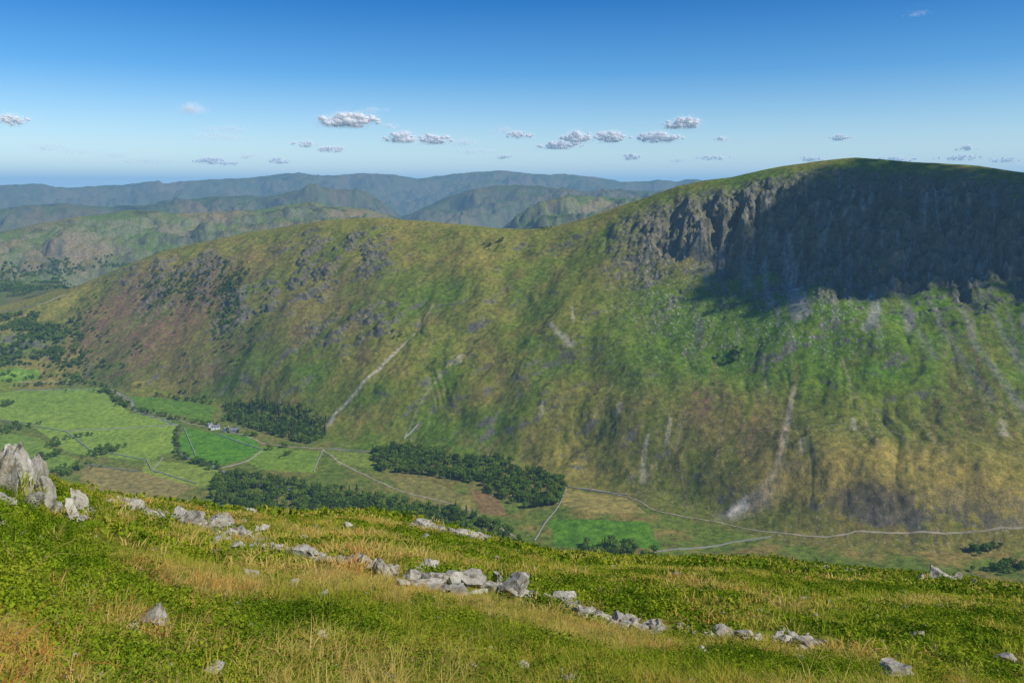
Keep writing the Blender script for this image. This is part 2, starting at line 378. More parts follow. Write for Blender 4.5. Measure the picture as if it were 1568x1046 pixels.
# ------------------------------------------------------------ trees
def tree_mesh(name,kind,seed):
    R_=np.random.default_rng(seed); vs=[];fs=[];cnt=[0]
    def add(v,f):
        vs.append(v);fs.append(f+cnt[0]);cnt[0]+=len(v)
    def limb(p0,p1,r0,r1,k=6):
        p0=np.array(p0,float);p1=np.array(p1,float);d_=p1-p0;d_/=np.linalg.norm(d_);a_=np.cross(d_,[.3,.9,.1]);a_/=np.linalg.norm(a_);b_=np.cross(d_,a_)
        th=np.arange(k)*2*np.pi/k; ring=np.cos(th)[:,None]*a_+np.sin(th)[:,None]*b_
        v=np.concatenate([p0+ring*r0,p1+ring*r1]); f=[]
        for i in range(k):
            j=(i+1)%k; f+=[(i,j,k+j),(i,k+j,k+i)]
        add(v,np.array(f))
    if kind=='broad':
        limb((0,0,-.05),(0,0,.45),.035,.02)
        cl=[]
        for i in range(9):
            a_=R_.uniform(0,6.28);rr=R_.uniform(.08,.3);z_=R_.uniform(.32,.82)
            c_=np.array([rr*math.cos(a_),rr*math.sin(a_),z_]); cl.append((c_,R_.uniform(.13,.21)))
            limb((0,0,.3+.1*R_.random()),c_,.014,.005,4)
        cl.append((np.array([0,0,.62]),.26))
        for c_,r_ in cl:
            n=34; d_=R_.normal(0,1,(n,3)); d_[:,2]+=.3; d_/=np.linalg.norm(d_,axis=1)[:,None]
            cen=c_+d_*r_*R_.uniform(.8,1.08,(n,1))*np.array([1,1,.85]); v,f=facets(cen,d_,R_.uniform(.04,.075,n),.2,R_=R_); add(v,f)
    else:
        limb((0,0,-.05),(0,0,.95),.025,.004)
        n=300; z_=R_.uniform(0,1,n)**.8; lev=np.floor(z_*11)/11; rr=.21*(1-lev)*(.55+.45*(1-(z_*11%1)))*R_.uniform(.6,1.1,n)
        a_=R_.uniform(0,6.28,n); cen=np.stack([rr*np.cos(a_),rr*np.sin(a_),.1+z_*.9],1)
        nr=np.stack([np.cos(a_),np.sin(a_),np.full(n,.7)],1); v,f=facets(cen,nr,R_.uniform(.03,.06,n),.2,R_=R_); add(v,f)
    return mk_mesh(name,np.concatenate(vs),np.concatenate(fs))
m_broad=simple_mat("broadleaf_foliage",[(.25,(.050,.095,.010)),(.5,(.105,.180,.018)),(.75,(.18,.26,.03))],.04,transl=.25,objrand=True)
m_con=simple_mat("conifer_foliage",[(.3,(.032,.058,.014)),(.55,(.058,.095,.020)),(.75,(.09,.135,.028))],.04,transl=.15,objrand=True)
def emitter(name,pts,scales,meshes_mat,tilt=0):
    """one instancer per prototype mesh: square faces carry position, heading and size"""
    par=bpy.data.objects.new(name,None); scene.collection.objects.link(par)
    pts=np.asarray(pts);scales=np.asarray(scales); k=len(meshes_mat); pick=rng.integers(0,k,len(pts))
    for i,(me_,mt_) in enumerate(meshes_mat):
        P=pts[pick==i];s=scales[pick==i]; n=len(P)
        if n==0: continue
        th=rng.uniform(0,6.28,n); 
        nv=np.stack([rng.normal(0,tilt,n),rng.normal(0,tilt,n),np.ones(n)],1) if tilt else np.tile([0,0,1.],(n,1))
        nv/=np.linalg.norm(nv,axis=1)[:,None]
        t0=np.stack([np.cos(th),np.sin(th),np.zeros(n)],1); t0-=nv*(t0*nv).sum(1)[:,None]; t0/=np.linalg.norm(t0,axis=1)[:,None]; b0=np.cross(nv,t0)
        hs=(s/2)[:,None]
        v=np.stack([P-t0*hs-b0*hs,P+t0*hs-b0*hs,P+t0*hs+b0*hs,P-t0*hs+b0*hs],1).reshape(-1,3)
        e=mk_obj(name+"_layout_%d"%i,mk_mesh(name+"_layout",v,np.arange(4*n).reshape(-1,4)),None,par)
        e.instance_type='FACES'; e.use_instance_faces_scale=True; e.instance_faces_scale=1.0
        e.show_instancer_for_render=False; e.show_instancer_for_viewport=False
        if not me_.materials: me_.materials.append(mt_)
        mk_obj(name+"_plant_%d"%i,me_,None,e)
    return par
B=[tree_mesh("broadleaf_tree",'broad',s) for s in (1,2,3)]; CN=[tree_mesh("conifer_tree",'con',s) for s in (4,5)]
Bm=[(x,m_broad) for x in B]; Cm=[(x,m_con) for x in CN]
def fillpoly(pts,spacing,rmin=620):
    P=np.array(wpoly(pts,rmin)); x0,y0=P.min(0);x1,y1=P.max(0); n=int((x1-x0)*(y1-y0)/spacing**2)
    x=rng.uniform(x0,x1,n);y=rng.uniform(y0,y1,n); k=inpoly([tuple(p) for p in P],x,y)
    return [(a_,b_,hgt(a_,b_)-.4) for a_,b_ in zip(x[k],y[k])]
def alongline(pts,spacing,wid,rmin=620):
    P=wpoly(pts,rmin); o=[]
    for i in range(len(P)-1):
        L=math.dist(P[i],P[i+1]); 
        for k in range(max(1,int(L/spacing))):
            t=rng.random(); x=P[i][0]+t*(P[i+1][0]-P[i][0])+rng.normal(0,wid); y=P[i][1]+t*(P[i+1][1]-P[i][1])+rng.normal(0,wid); o.append((x,y,hgt(x,y)-.4))
    return o
con=fillpoly([(342,622),(375,614),(420,618),(470,626),(500,645),(498,668),(478,680),(450,676),(405,662),(350,645)],6)
emitter("conifer_plantation",con,rng.uniform(9,16,len(con)),Cm+[Bm[0]])
w1=fillpoly([(568,692),(620,680),(660,688),(700,700),(760,704),(815,722),(868,742),(855,775),(800,778),(755,762),(740,742),(690,735),(640,726),(580,722)],7)
w1+=fillpoly([(325,738),(360,726),(420,732),(480,748),(540,752),(600,764),(640,776),(700,782),(740,795),(780,815),(810,832),(740,830),(640,810),(520,795),(400,790),(325,765)],7.5)
w1+=fillpoly([(890,832),(960,836),(1005,844),(1000,862),(890,862)],8)
emitter("broadleaf_woodland",w1,rng.uniform(8,16,len(w1)),Bm+[Cm[0]])
hd=[]
for l_ in [[(20,592),(60,590),(110,588),(160,592),(180,618),(215,628)],[(-40,585),(30,588)],[(215,630),(260,640),(292,645)],[(275,652),(270,675),(275,700),(330,712)],[(240,606),(320,618)],[(285,648),(330,650),(345,640)],[(130,668),(80,676)],[(0,610),(-40,604)],[(280,704),(345,722)],[(100,572),(150,590)],[(400,690),(440,685)],[(350,660),(395,668)],[(0,575),(60,580),(110,575)],[(-40,560),(80,562)]]:
    hd+=alongline(l_,7,3)
for px,py,n,s_ in [(160,692,40,16),(105,722,50,20),(10,620,20,10),(12,658,40,20),(90,680,12,10),(190,620,8,8),(120,580,24,14),(310,612,6,8),(135,668,3,6),(60,650,2,5),(440,700,4,10),(350,730,20,12),(180,612,14,10),(155,600,10,8),(70,700,20,16)]:
    x0,y0,_=on_ground(px,py)
    for k in range(n):
        x=x0+rng.normal(0,s_*.8);y=y0+rng.normal(0,s_*.9); hd.append((x,y,hgt(x,y)-.4))
emitter("hedgerow_trees",hd,rng.uniform(6,13,len(hd)),Bm)
lw=[]
for P_l,sp,th in [([(-300,440),(-300,565),(60,565),(100,555),(95,500),(60,480),(0,486)],8.5,-.12),([(40,500),(130,480),(130,560),(60,572)],12,-.08)]:
    q_=fillpoly(P_l,sp); n_=np.array(q_); k=fbm(n_[:,0]/90,n_[:,1]/90,3,5)>th; lw+=[tuple(a_) for a_ in n_[k]]
x=rng.uniform(-2900,-1300,14000); y=rng.uniform(2600,4300,14000)
zz_=np.array([hgt(p,q) for p,q in zip(x,y)])
k=(fbm(x/160,y/160,3,6)>-.08)&(np.hypot(x,y)>2750)&(zz_<-330+40*fbm(x/200,y/200,2,8))
lw+=[(a_,b_,c_-.5) for a_,b_,c_ in zip(x[k],y[k],zz_[k])]
emitter("valley_woodland",lw,rng.uniform(9,17,len(lw)),Bm)
fl=[]
for px,py,n,sx,sy in [(350,438,110,16,10),(300,436,90,30,8),(260,440,70,18,10),(235,428,50,10,10),(352,478,80,9,16),(325,452,50,30,10),(370,500,14,20,14),(375,530,12,20,14),(120,500,60,30,24),(140,530,34,24,20),(60,520,50,25,20),(400,470,6,20,20),(1125,545,10,14,4),(590,520,4,40,10),(200,540,20,60,20),(280,575,14,60,12),(150,560,20,30,8),(760,380,12,10,4),(830,352,6,14,3),(1500,842,22,16,4),(1545,868,36,25,4)]:
    a_,r_=rough_ground(px,py); x0,y0=r_*math.sin(a_),r_*math.cos(a_)
    for k in range(n):
        x=x0+rng.normal(0,sx*r_/FOC*.8);y=y0+rng.normal(0,sy*r_/FOC*1.6); fl.append((x,y,hgt(x,y)-.4))
emitter("fellside_scrub_trees",fl,rng.uniform(5,12,len(fl)),Bm)

# ------------------------------------------------------------ paths, walls, stream
def ribbon(name,pts,wid,mat,off=.35,rmin=620,height=0,wob=2.0):
    P=np.array(wpoly(pts,rmin)); seg=np.concatenate([[0],np.cumsum(np.hypot(*np.diff(P,axis=0).T))]); n=max(3,int(seg[-1]/7))
    s=np.linspace(0,seg[-1],n); x=np.interp(s,seg,P[:,0]);y=np.interp(s,seg,P[:,1])
    kk=np.array([1,2,3,2,1])/9.
    if n>8:
        x[2:-2]=np.convolve(x,kk,'valid');y[2:-2]=np.convolve(y,kk,'valid')
    x=x+wob*fbm(s/40,s*0+1.3,3,7);y=y+wob*2*fbm(s/40,s*0+5.3,3,8)
    tx,ty=np.gradient(x),np.gradient(y);L=np.hypot(tx,ty);nx,ny=-ty/L,tx/L
    w_=wid/2*(1+.35*fbm(s/15,s*0+2,2,9))
    vl=[];vr=[]
    for i in range(n):
        a_=(x[i]+nx[i]*w_[i],y[i]+ny[i]*w_[i]);b_=(x[i]-nx[i]*w_[i],y[i]-ny[i]*w_[i]); vl.append((*a_,hgt(*a_)+off));vr.append((*b_,hgt(*b_)+off))
    vl=np.array(vl);vr=np.array(vr); i=np.arange(n-1)
    if height:
        lo=np.array([0,0,off+.6]); up=np.array([0,0,height]); v=np.concatenate([vl-lo,vl+up,vr+up,vr-lo]); f=[]
        for k in range(3): f.append(np.stack([k*n+i,k*n+i+1,(k+1)*n+i+1,(k+1)*n+i],1))
        f=np.concatenate(f)
    else: v=np.concatenate([vl,vr]); f=np.stack([i,i+1,n+i+1,n+i],1)
    return mk_obj(name,mk_mesh(name,v,f),mat)
m_path=simple_mat("gravel_path",[(.3,(.20,.165,.11)),(.5,(.32,.27,.18)),(.75,(.42,.37,.27))],.1)
m_wall=simple_mat("drystone",[(.3,(.17,.165,.15)),(.5,(.30,.295,.27)),(.7,(.43,.42,.39))],1.5)
m_wat=bpy.data.materials.new("beck_water");N=NT(m_wat);pos=N.n('ShaderNodeNewGeometry').outputs['Position']
N.out(N.n('ShaderNodeBsdfPrincipled',{'Base Color':N.ramp(N.noise(pos,.1,4),[(.4,(.10,.10,.08)),(.6,(.32,.31,.28))]),'Roughness':.25}).outputs[0])
ribbon("footpath",[(868,745),(905,748),(960,760),(985,770),(1000,782),(1050,792),(1110,800),(1160,812),(1210,818),(1260,821),(1300,818),(1330,812),(1400,814),(1460,818),(1568,808),(1650,800)],1.9,m_path)
ribbon("farm_track",[(495,688),(520,708),(560,728),(590,742),(630,756),(680,768),(720,780),(745,798),(790,822)],3.0,m_path)
ribbon("farm_track",[(338,660),(370,664),(400,678),(440,684),(495,686),(566,691)],2.8,m_path)
ribbon("farm_track",[(30,584),(80,583),(160,590),(185,606),(205,618),(206,630),(250,634),(290,648),(325,656)],2.8,m_path)
ribbon("stream",[(160,592),(200,612),(208,630),(250,642),(275,652),(266,676),(275,696),(320,710),(352,728),(400,742),(520,760)],5,m_wat,off=.3)
for l_ in [[(20,598),(150,596)],[(52,652),(100,660),(140,690),(225,704)],[(225,704),(232,720),(300,740)],[(232,722),(250,700)],[(100,660),(200,655),(276,650)],[(282,655),(300,700)],[(332,664),(400,688)],[(402,690),(380,706),(340,716)],[(495,688),(480,722)],[(500,686),(568,692)],[(868,745),(855,775),(835,800),(818,828)],[(868,745),(960,758)],[(190,606),(204,628)],[(130,710),(215,722)],[(1000,845),(1100,835),(1180,822)],[(60,650),(-40,640)],[(640,650),(618,672)],[(0,478),(60,466),(100,452)]]:
    ribbon("drystone_wall",l_,1.1,m_wall,0,620,1.4,1.0)

# ------------------------------------------------------------ farm
m_white=simple_mat("limewash",[(.3,(.6,.59,.56)),(.7,(.78,.77,.74))],.6)
m_stone=simple_mat("barn_stone",[(.3,(.2,.19,.17)),(.7,(.36,.34,.31))],.8)
m_slate=simple_mat("slate_roof",[(.3,(.12,.125,.135)),(.7,(.22,.225,.235))],.5)
m_glass=simple_mat("window_glass",[(.3,(.02,.025,.03)),(.7,(.05,.055,.06))],.5)
def box(x0,x1,y0,y1,z0,z1):
    v=np.array([(x,y,z) for z in (z0,z1) for x,y in ((x0,y0),(x1,y0),(x1,y1),(x0,y1))],float)
    f=np.array([(0,3,2,1),(4,5,6,7),(0,1,5,4),(1,2,6,5),(2,3,7,6),(3,0,4,7)]); return v,f
def boxes(bs):
    vs=[];fs=[];n=0
    for b_ in bs:
        v,f=box(*b_); vs.append(v);fs.append(f+n);n+=8
    return np.concatenate(vs),np.concatenate(fs)
def house(name,px,py,L,W,H,rot,wm,chim=True):
    x,y,z=on_ground(px,py); e=bpy.data.objects.new(name,None);scene.collection.objects.link(e); e.location=(x,y,z); e.rotation_euler=(0,0,rot)
    l,w=L/2,W/2; rh=W*.42
    v,f=box(-l,l,-w,w,-3,H); mk_obj("walls",mk_mesh("walls",v,f),wm,e)
    g=np.array([(-l,-w,H),(-l,w,H),(-l,0,H+rh-.15),(l,-w,H),(l,w,H),(l,0,H+rh-.15)],float)
    mk_obj("gables",mk_mesh("gables",g,np.array([(0,2,1),(3,4,5)])),wm,e)
    o=.4; rv=np.array([(-l-o,-w-o,H-o*.84+.1),(l+o,-w-o,H-o*.84+.1),(l+o,0,H+rh),(-l-o,0,H+rh),(-l-o,w+o,H-o*.84+.1),(l+o,w+o,H-o*.84+.1)],float)
    ro=mk_obj("roof",mk_mesh("roof",rv,np.array([(0,1,2,3),(3,2,5,4)])),m_slate,e); sd=ro.modifiers.new("t",'SOLIDIFY'); sd.thickness=.2; sd.offset=1
    ws=[]
    for k in range(3):
        cx=-l+L*(k+.5)/3
        for zz in ((1.0,2.2),(3.6,4.7)):
            if zz[1]<H and not(k==1 and zz[0]<2): 
                ws.append((cx-.5,cx+.5,-w-.05,-w+.02,*zz)); ws.append((cx-.5,cx+.5,w-.02,w+.05,*zz))
    v,f=boxes(ws); mk_obj("windows",mk_mesh("windows",v,f),m_glass,e)
    v,f=boxes([(-.55,.55,-w-.06,-w+.02,0,2.1)]); mk_obj("door",mk_mesh("door",v,f),m_glass,e)
    if chim:
        v,f=boxes([(-l+.2,-l+1.2,-.5,.5,H,H+rh+1.1),(l-1.2,l-.2,-.5,.5,H,H+rh+1.1)]); mk_obj("chimneys",mk_mesh("chimneys",v,f),wm,e)
house("white_farmhouse",330,657,16,8,5.4,.25,m_white)
house("white_farmhouse",347,660,12,7,5.2,1.2,m_white)
house("stone_barn",360,661,18,9,5,.1,m_stone,False)
house("white_cottage",322,653,9,6,5,.9,m_white)

# ------------------------------------------------------------ foreground rocks
m_rock=bpy.data.materials.new("lichen_rock");N=NT(m_rock);pos=N.n('ShaderNodeNewGeometry').outputs['Position']
c1=N.ramp(N.noise(pos,2.2,8,.65),[(.3,(.18,.165,.13)),(.48,(.40,.37,.30)),(.66,(.58,.545,.45))])
c2=N.mix(N.ramp(N.noise(pos,7,5,.6),[(.53,(0,0,0)),(.66,(1,1,1))]),c1,(.10,.09,.07,1))
c2=N.mix(N.ramp(N.noise(pos,3.5,5,.6),[(.55,(0,0,0)),(.7,(.6,.6,.6))]),c2,(.36,.28,.11,1))
bm1=N.n('ShaderNodeBump',{'Strength':1.0,'Distance':.08,'Height':N.noise(pos,7,9,.7)})
N.out(N.n('ShaderNodeBsdfDiffuse',{'Color':c2,'Normal':bm1.outputs['Normal']}).outputs[0])
def ico(sub):
    bm=bmesh.new(); bmesh.ops.create_icosphere(bm,subdivisions=sub,radius=1); v=np.array([x.co[:] for x in bm.verts]); f=np.array([[q.index for q in p.verts] for p in bm.faces]); bm.free(); return v,f
ICO={k:ico(k) for k in (2,3,4)}
def stone(sub,scale,ncut=14):
    v,f=ICO[sub]; v=v.copy(); v+=v*rng.normal(0,.02,(len(v),1))
    for i in range(ncut):
        n=rng.normal(0,1,3);n/=np.linalg.norm(n);d_=rng.uniform(.35,.85); k=v@n-d_; v-=np.outer(np.maximum(k,0),n)
    v+=v*(pn(v[:,0]*2.7+rng.random()*50,v[:,1]*2.7+v[:,2]*1.9,3)[:,None]*.16)
    v=v*np.asarray(scale)
    a_=rng.uniform(0,6.28);c_,s_=math.cos(a_),math.sin(a_); tl=rng.normal(0,.3)
    Rz=np.array([[c_,-s_,0],[s_,c_,0],[0,0,1]]);Rx=np.array([[1,0,0],[0,math.cos(tl),-math.sin(tl)],[0,math.sin(tl),math.cos(tl)]])
    return v@Rx.T@Rz.T,f
ROCKS=[]
def rockgroup(name,items,mat=m_rock):
    vs=[];fs=[];n=0
    for x,y,z,sx,sy,sz,sub in items:
        if math.hypot(x,y)>170: continue
        v,f=stone(sub,(sx,sy,sz)); vs.append(v+np.array([x,y,z]));fs.append(f+n);n+=len(v); ROCKS.append((x,y,min(1.2,max(sx,sy))))
    return mk_obj(name,mk_mesh(name,np.concatenate(vs),np.concatenate(fs)),mat)
def fg(px,py): return on_ground(px,py,3)
def px2m(px,x,y): return px*math.hypot(x,y)/FOC*.7
its=[]
for px,py,wp,hp in [(8,750,50,60),(35,752,42,72),(55,755,38,66),(22,730,42,64),(72,775,30,44),(86,786,24,26),(-5,775,40,36),(-50,740,80,60),(-90,755,70,50),(48,778,36,30),(14,778,26,24),(62,738,22,44),(0,726,30,44)]:
    x,y,z=fg(px,py); s=px2m(1,x,y); its.append((x,y,z+hp*s*.38,wp*s*.75,wp*s*.7,hp*s*.98,4))
rockgroup("rock_outcrop",its)
its=[]
for px,py,wp,hp in [(120,790,30,46),(108,794,26,36),(133,796,24,30),(96,782,20,20),(126,800,24,20)]:
    x,y,z=fg(px,py); s=px2m(1,x,y); its.append((x,y,z+hp*s*.38,wp*s*.8,wp*s*.6,hp*s*.98,4))
rockgroup("rock_outcrop",its)
its=[]
for px,py,wp,hp in [(585,882,24,44),(602,884,28,30),(630,887,38,32),(658,890,48,28),(690,894,48,34),(722,896,48,34),(744,902,32,26),(766,906,30,22),(700,906,60,16),(650,900,52,16),(660,872,32,22),(762,890,28,30),(615,896,24,18),(675,902,34,16),(735,908,34,16),(785,908,24,18),(640,878,22,18)]:
    x,y,z=fg(px,py); s=px2m(1,x,y); its.append((x,y,z+hp*s*.34,wp*s*.98,wp*s*.8,hp*s*.78,4))
rockgroup("rock_outcrop",its)
def band(line_,step,sz,jit,its):
    for i in range(len(line_)-1):
        (x0,y0),(x1,y1)=line_[i],line_[i+1]; L=math.hypot(x1-x0,y1-y0)
        for k in range(int(L/step*2.2)+1):
            t=rng.random(); px=x0+t*(x1-x0)+rng.normal(0,jit*2);py=y0+t*(y1-y0)+rng.normal(0,jit*.8)
            if pn(px/28.,py/28.,44)<-.42: continue
            x,y,z=fg(px,py); s=px2m(1,x,y); w_=sz*.74*rng.lognormal(0,.6)
            its.append((x,y,z+.26*w_*s+.03,w_*s*rng.uniform(.8,1.4),w_*s*.8,w_*s*rng.uniform(.4,.75),3))
its=[]
band([(170,765),(230,785),(300,803),(350,816),(400,834),(430,845)],7,13,4,its)
band([(290,803),(350,806)],5,15,4,its)
band([(430,845),(480,856),(520,862),(560,862),(585,875)],7,13,3,its)
band([(600,797),(640,804),(690,814),(740,826)],6,12,3,its)
band([(690,814),(755,828)],5,15,3,its)
band([(760,904),(810,914),(850,922),(890,940),(930,950),(980,964),(1055,970)],5,15,3,its)
band([(1055,970),(1110,974),(1160,977),(1270,987)],10,11,4,its)
band([(900,940),(1000,966)],9,14,4,its)
band([(1190,975),(1280,1000)],12,12,8,its)
band([(150,765),(210,780)],12,10,4,its)
band([(860,856),(890,860)],5,11,2,its); band([(1240,866),(1310,878)],9,10,3,its)
band([(330,835),(420,845)],14,12,8,its); band([(180,760),(420,830)],20,10,14,its)
rockgroup("stone_band",its)
its=[]
for px,py,wp in [(650,824,18),(533,808,20),(262,822,22),(325,847,16),(388,884,38),(450,898,22),(494,912,20),(523,845,10),(1040,882,18),(1268,922,14),(1330,937,16),(1402,976,24),(1372,1030,50),(1532,1014,36),(870,1040,20),(240,952,50),(1440,932,14),(405,812,20),(372,800,16),(468,826,16),(190,805,12),(345,830,20),(480,850,14),(570,905,12),(800,1020,20),(180,950,14),(495,972,16),(600,1040,24),(1108,940,12),(980,905,12),(1180,940,10),(330,1030,34),(1060,1010,14),(1230,1010,18),(940,880,10),(815,868,12),(760,855,10),(690,840,12),(1380,908,10),(1500,935,14),(1060,880,10),(275,830,12),(300,822,10),(200,960,20),(225,945,18)]:
    x,y,z=fg(px,py); s=px2m(1,x,y); its.append((x,y,z+.2*wp*s,wp*s,wp*s*.8,wp*s*.55,4))
for k in range(700):
    px=rng.uniform(-60,1630);py=rng.uniform(790,1060); x,y,z=fg(px,py)
    if math.hypot(x,y)>140: continue
    s=px2m(1,x,y); wp=rng.lognormal(1.45,.5); its.append((x,y,z+.25*wp*s,wp*s,wp*s*.8,wp*s*.6,2))
rockgroup("scattered_stones",its)
its=[]
for px,py,wp,hp in [(1436,890,32,30),(1412,890,18,18),(1462,892,24,18),(1490,896,16,12)]:
    x,y,z=fg(px,py); s=px2m(1,x,y); its.append((x,y,z+hp*s*.3,wp*s,wp*s*.8,hp*s,4))
rockgroup("boulder",its)
ROCKS=np.array(ROCKS)

# ------------------------------------------------------------ foreground vegetation
def blades(n,rad,hmin,hmax,wd,lean,seed):
    R_=np.random.default_rng(seed); a_=R_.uniform(0,6.28,n); rr=rad*np.sqrt(R_.random(n)); base=np.stack([rr*np.cos(a_),rr*np.sin(a_),np.full(n,-.03)],1)
    d_=np.stack([np.cos(a_),np.sin(a_)],1)*(.3+rr/rad)[:,None]+R_.normal(0,.5,(n,2)); H=R_.uniform(hmin,hmax,n); ln=lean*R_.uniform(.3,1.3,n)
    t=R_.uniform(0,6.28,n); sx=np.stack([np.cos(t),np.sin(t),np.zeros(n)],1)*wd*R_.uniform(.6,1.3,(n,1))
    m1=base+np.concatenate([d_*(ln*.35*H)[:,None],(H*.6)[:,None]],1); tp=base+np.concatenate([d_*(ln*H)[:,None],(H*(1-.25*ln))[:,None]],1)
    v=np.stack([base-sx,base+sx,m1+sx*.7,m1-sx*.7,tp],1).reshape(-1,3); o=np.arange(n)[:,None]*5
    f=np.concatenate([o+[0,1,2],o+[0,2,3],o+[3,2,4]]); return v,f
def grass_mesh(name,*a): 
    v,f=blades(*a); return mk_mesh(name,v,f)
def leafy(name,n,rad,hh,sz,seed):
    R_=np.random.default_rng(seed); d_=R_.normal(0,1,(n,3)); d_[:,2]=np.abs(d_[:,2]); d_/=np.linalg.norm(d_,axis=1)[:,None]
    cen=d_*np.array([rad,rad,hh])*R_.uniform(.5,1.1,(n,1)); v,f=facets(cen,d_,R_.uniform(sz*.6,sz*1.3,n),.6,R_=R_); return mk_mesh(name,v,f)
m_gr=simple_mat("green_moor_grass",[(.28,(.15,.23,.014)),(.47,(.28,.34,.024)),(.62,(.44,.39,.05)),(.76,(.55,.34,.075))],.35,transl=.3,objrand=True)
m_st=simple_mat("straw_moor_grass",[(.28,(.27,.29,.035)),(.47,(.48,.38,.075)),(.6,(.60,.46,.15)),(.76,(.52,.22,.05))],.5,transl=.3,objrand=True)
m_bi=simple_mat("bilberry_leaf",[(.3,(.085,.155,.007)),(.5,(.18,.27,.013)),(.7,(.32,.37,.024))],.6,transl=.3,objrand=True)
G1=[(grass_mesh("gA",60,.15,.05,.13,.0035,1.0,1),m_gr),(grass_mesh("gB",45,.13,.06,.16,.003,1.2,2),m_gr)]
G1s=[(grass_mesh("gC",60,.15,.06,.17,.003,1.2,3),m_st),(grass_mesh("gD",45,.12,.05,.13,.003,1.4,4),m_st)]
L1=[(leafy("bA",150,.2,.10,.014,5),m_bi)]
G2=[(grass_mesh("gE",40,.28,.06,.16,.011,1.0,6),m_gr)]; G2s=[(grass_mesh("gF",44,.28,.07,.18,.010,1.2,7),m_st)]; L2=[(leafy("bB",120,.34,.12,.032,8),m_bi)]
G3=[(grass_mesh("gG",36,.6,.08,.2,.035,1.0,9),m_gr)]; G3s=[(grass_mesh("gH",36,.6,.08,.22,.033,1.1,10),m_st)]; L3=[(leafy("bC",90,.8,.16,.09,11),m_bi)]
def scatter(r0,r1,dens):
    A=math.radians(37)*(r1*r1-r0*r0); n=int(A*dens); r=np.sqrt(rng.uniform(r0*r0,r1*r1,n)); a_=rng.uniform(-math.radians(37),math.radians(37),n)
    lim=np.interp(a_,az,lipR)*1.2; k=r<lim; r=r[k];a_=a_[k]; x=r*np.sin(a_);y=r*np.cos(a_)
    z=np.array([hgt(p,q) for p,q in zip(x,y)]); return np.stack([x,y,z],1)
for (r0,r1,dn),G,Gs,Lf,tag in [((1.8,13,50),G1,G1s,L1,0),((13,38,10),G2,G2s,L2,1),((38,150,1.6),G3,G3s,L3,2)]:
    P=scatter(r0,r1,dn); pad=(.06,.14,.34)[tag]
    keep=np.ones(len(P),bool)
    for x,y,rr in ROCKS:
        dr=math.hypot(x,y)
        if dr>r0-3 and dr<r1+3: keep&=((P[:,0]-x)**2+(P[:,1]-y)**2)>(rr*.8+(pad if rr>.1 else 0))**2
    P=P[keep]
    s1=fbm(P[:,0]/4.5,P[:,1]/4.5,4,101); s2=fbm(P[:,0]/7+9,P[:,1]/3.5,4,103)+rng.normal(0,.12,len(P))
    isl=(s1+rng.normal(0,.12,len(P))>.06); iss=(~isl)&(s2>.05-.12*(P[:,0]<0)); isg=(~isl)&(~iss)
    for nm,kk,gg in (("moor_grass",isg,G),("straw_grass",iss,Gs),("bilberry_shrubs",isl,Lf)):
        Pk=P[kk]; Pk=Pk-np.array([0,0,.01]); emitter(nm,Pk,rng.uniform(.65,1.4,len(Pk)),gg,tilt=.15)

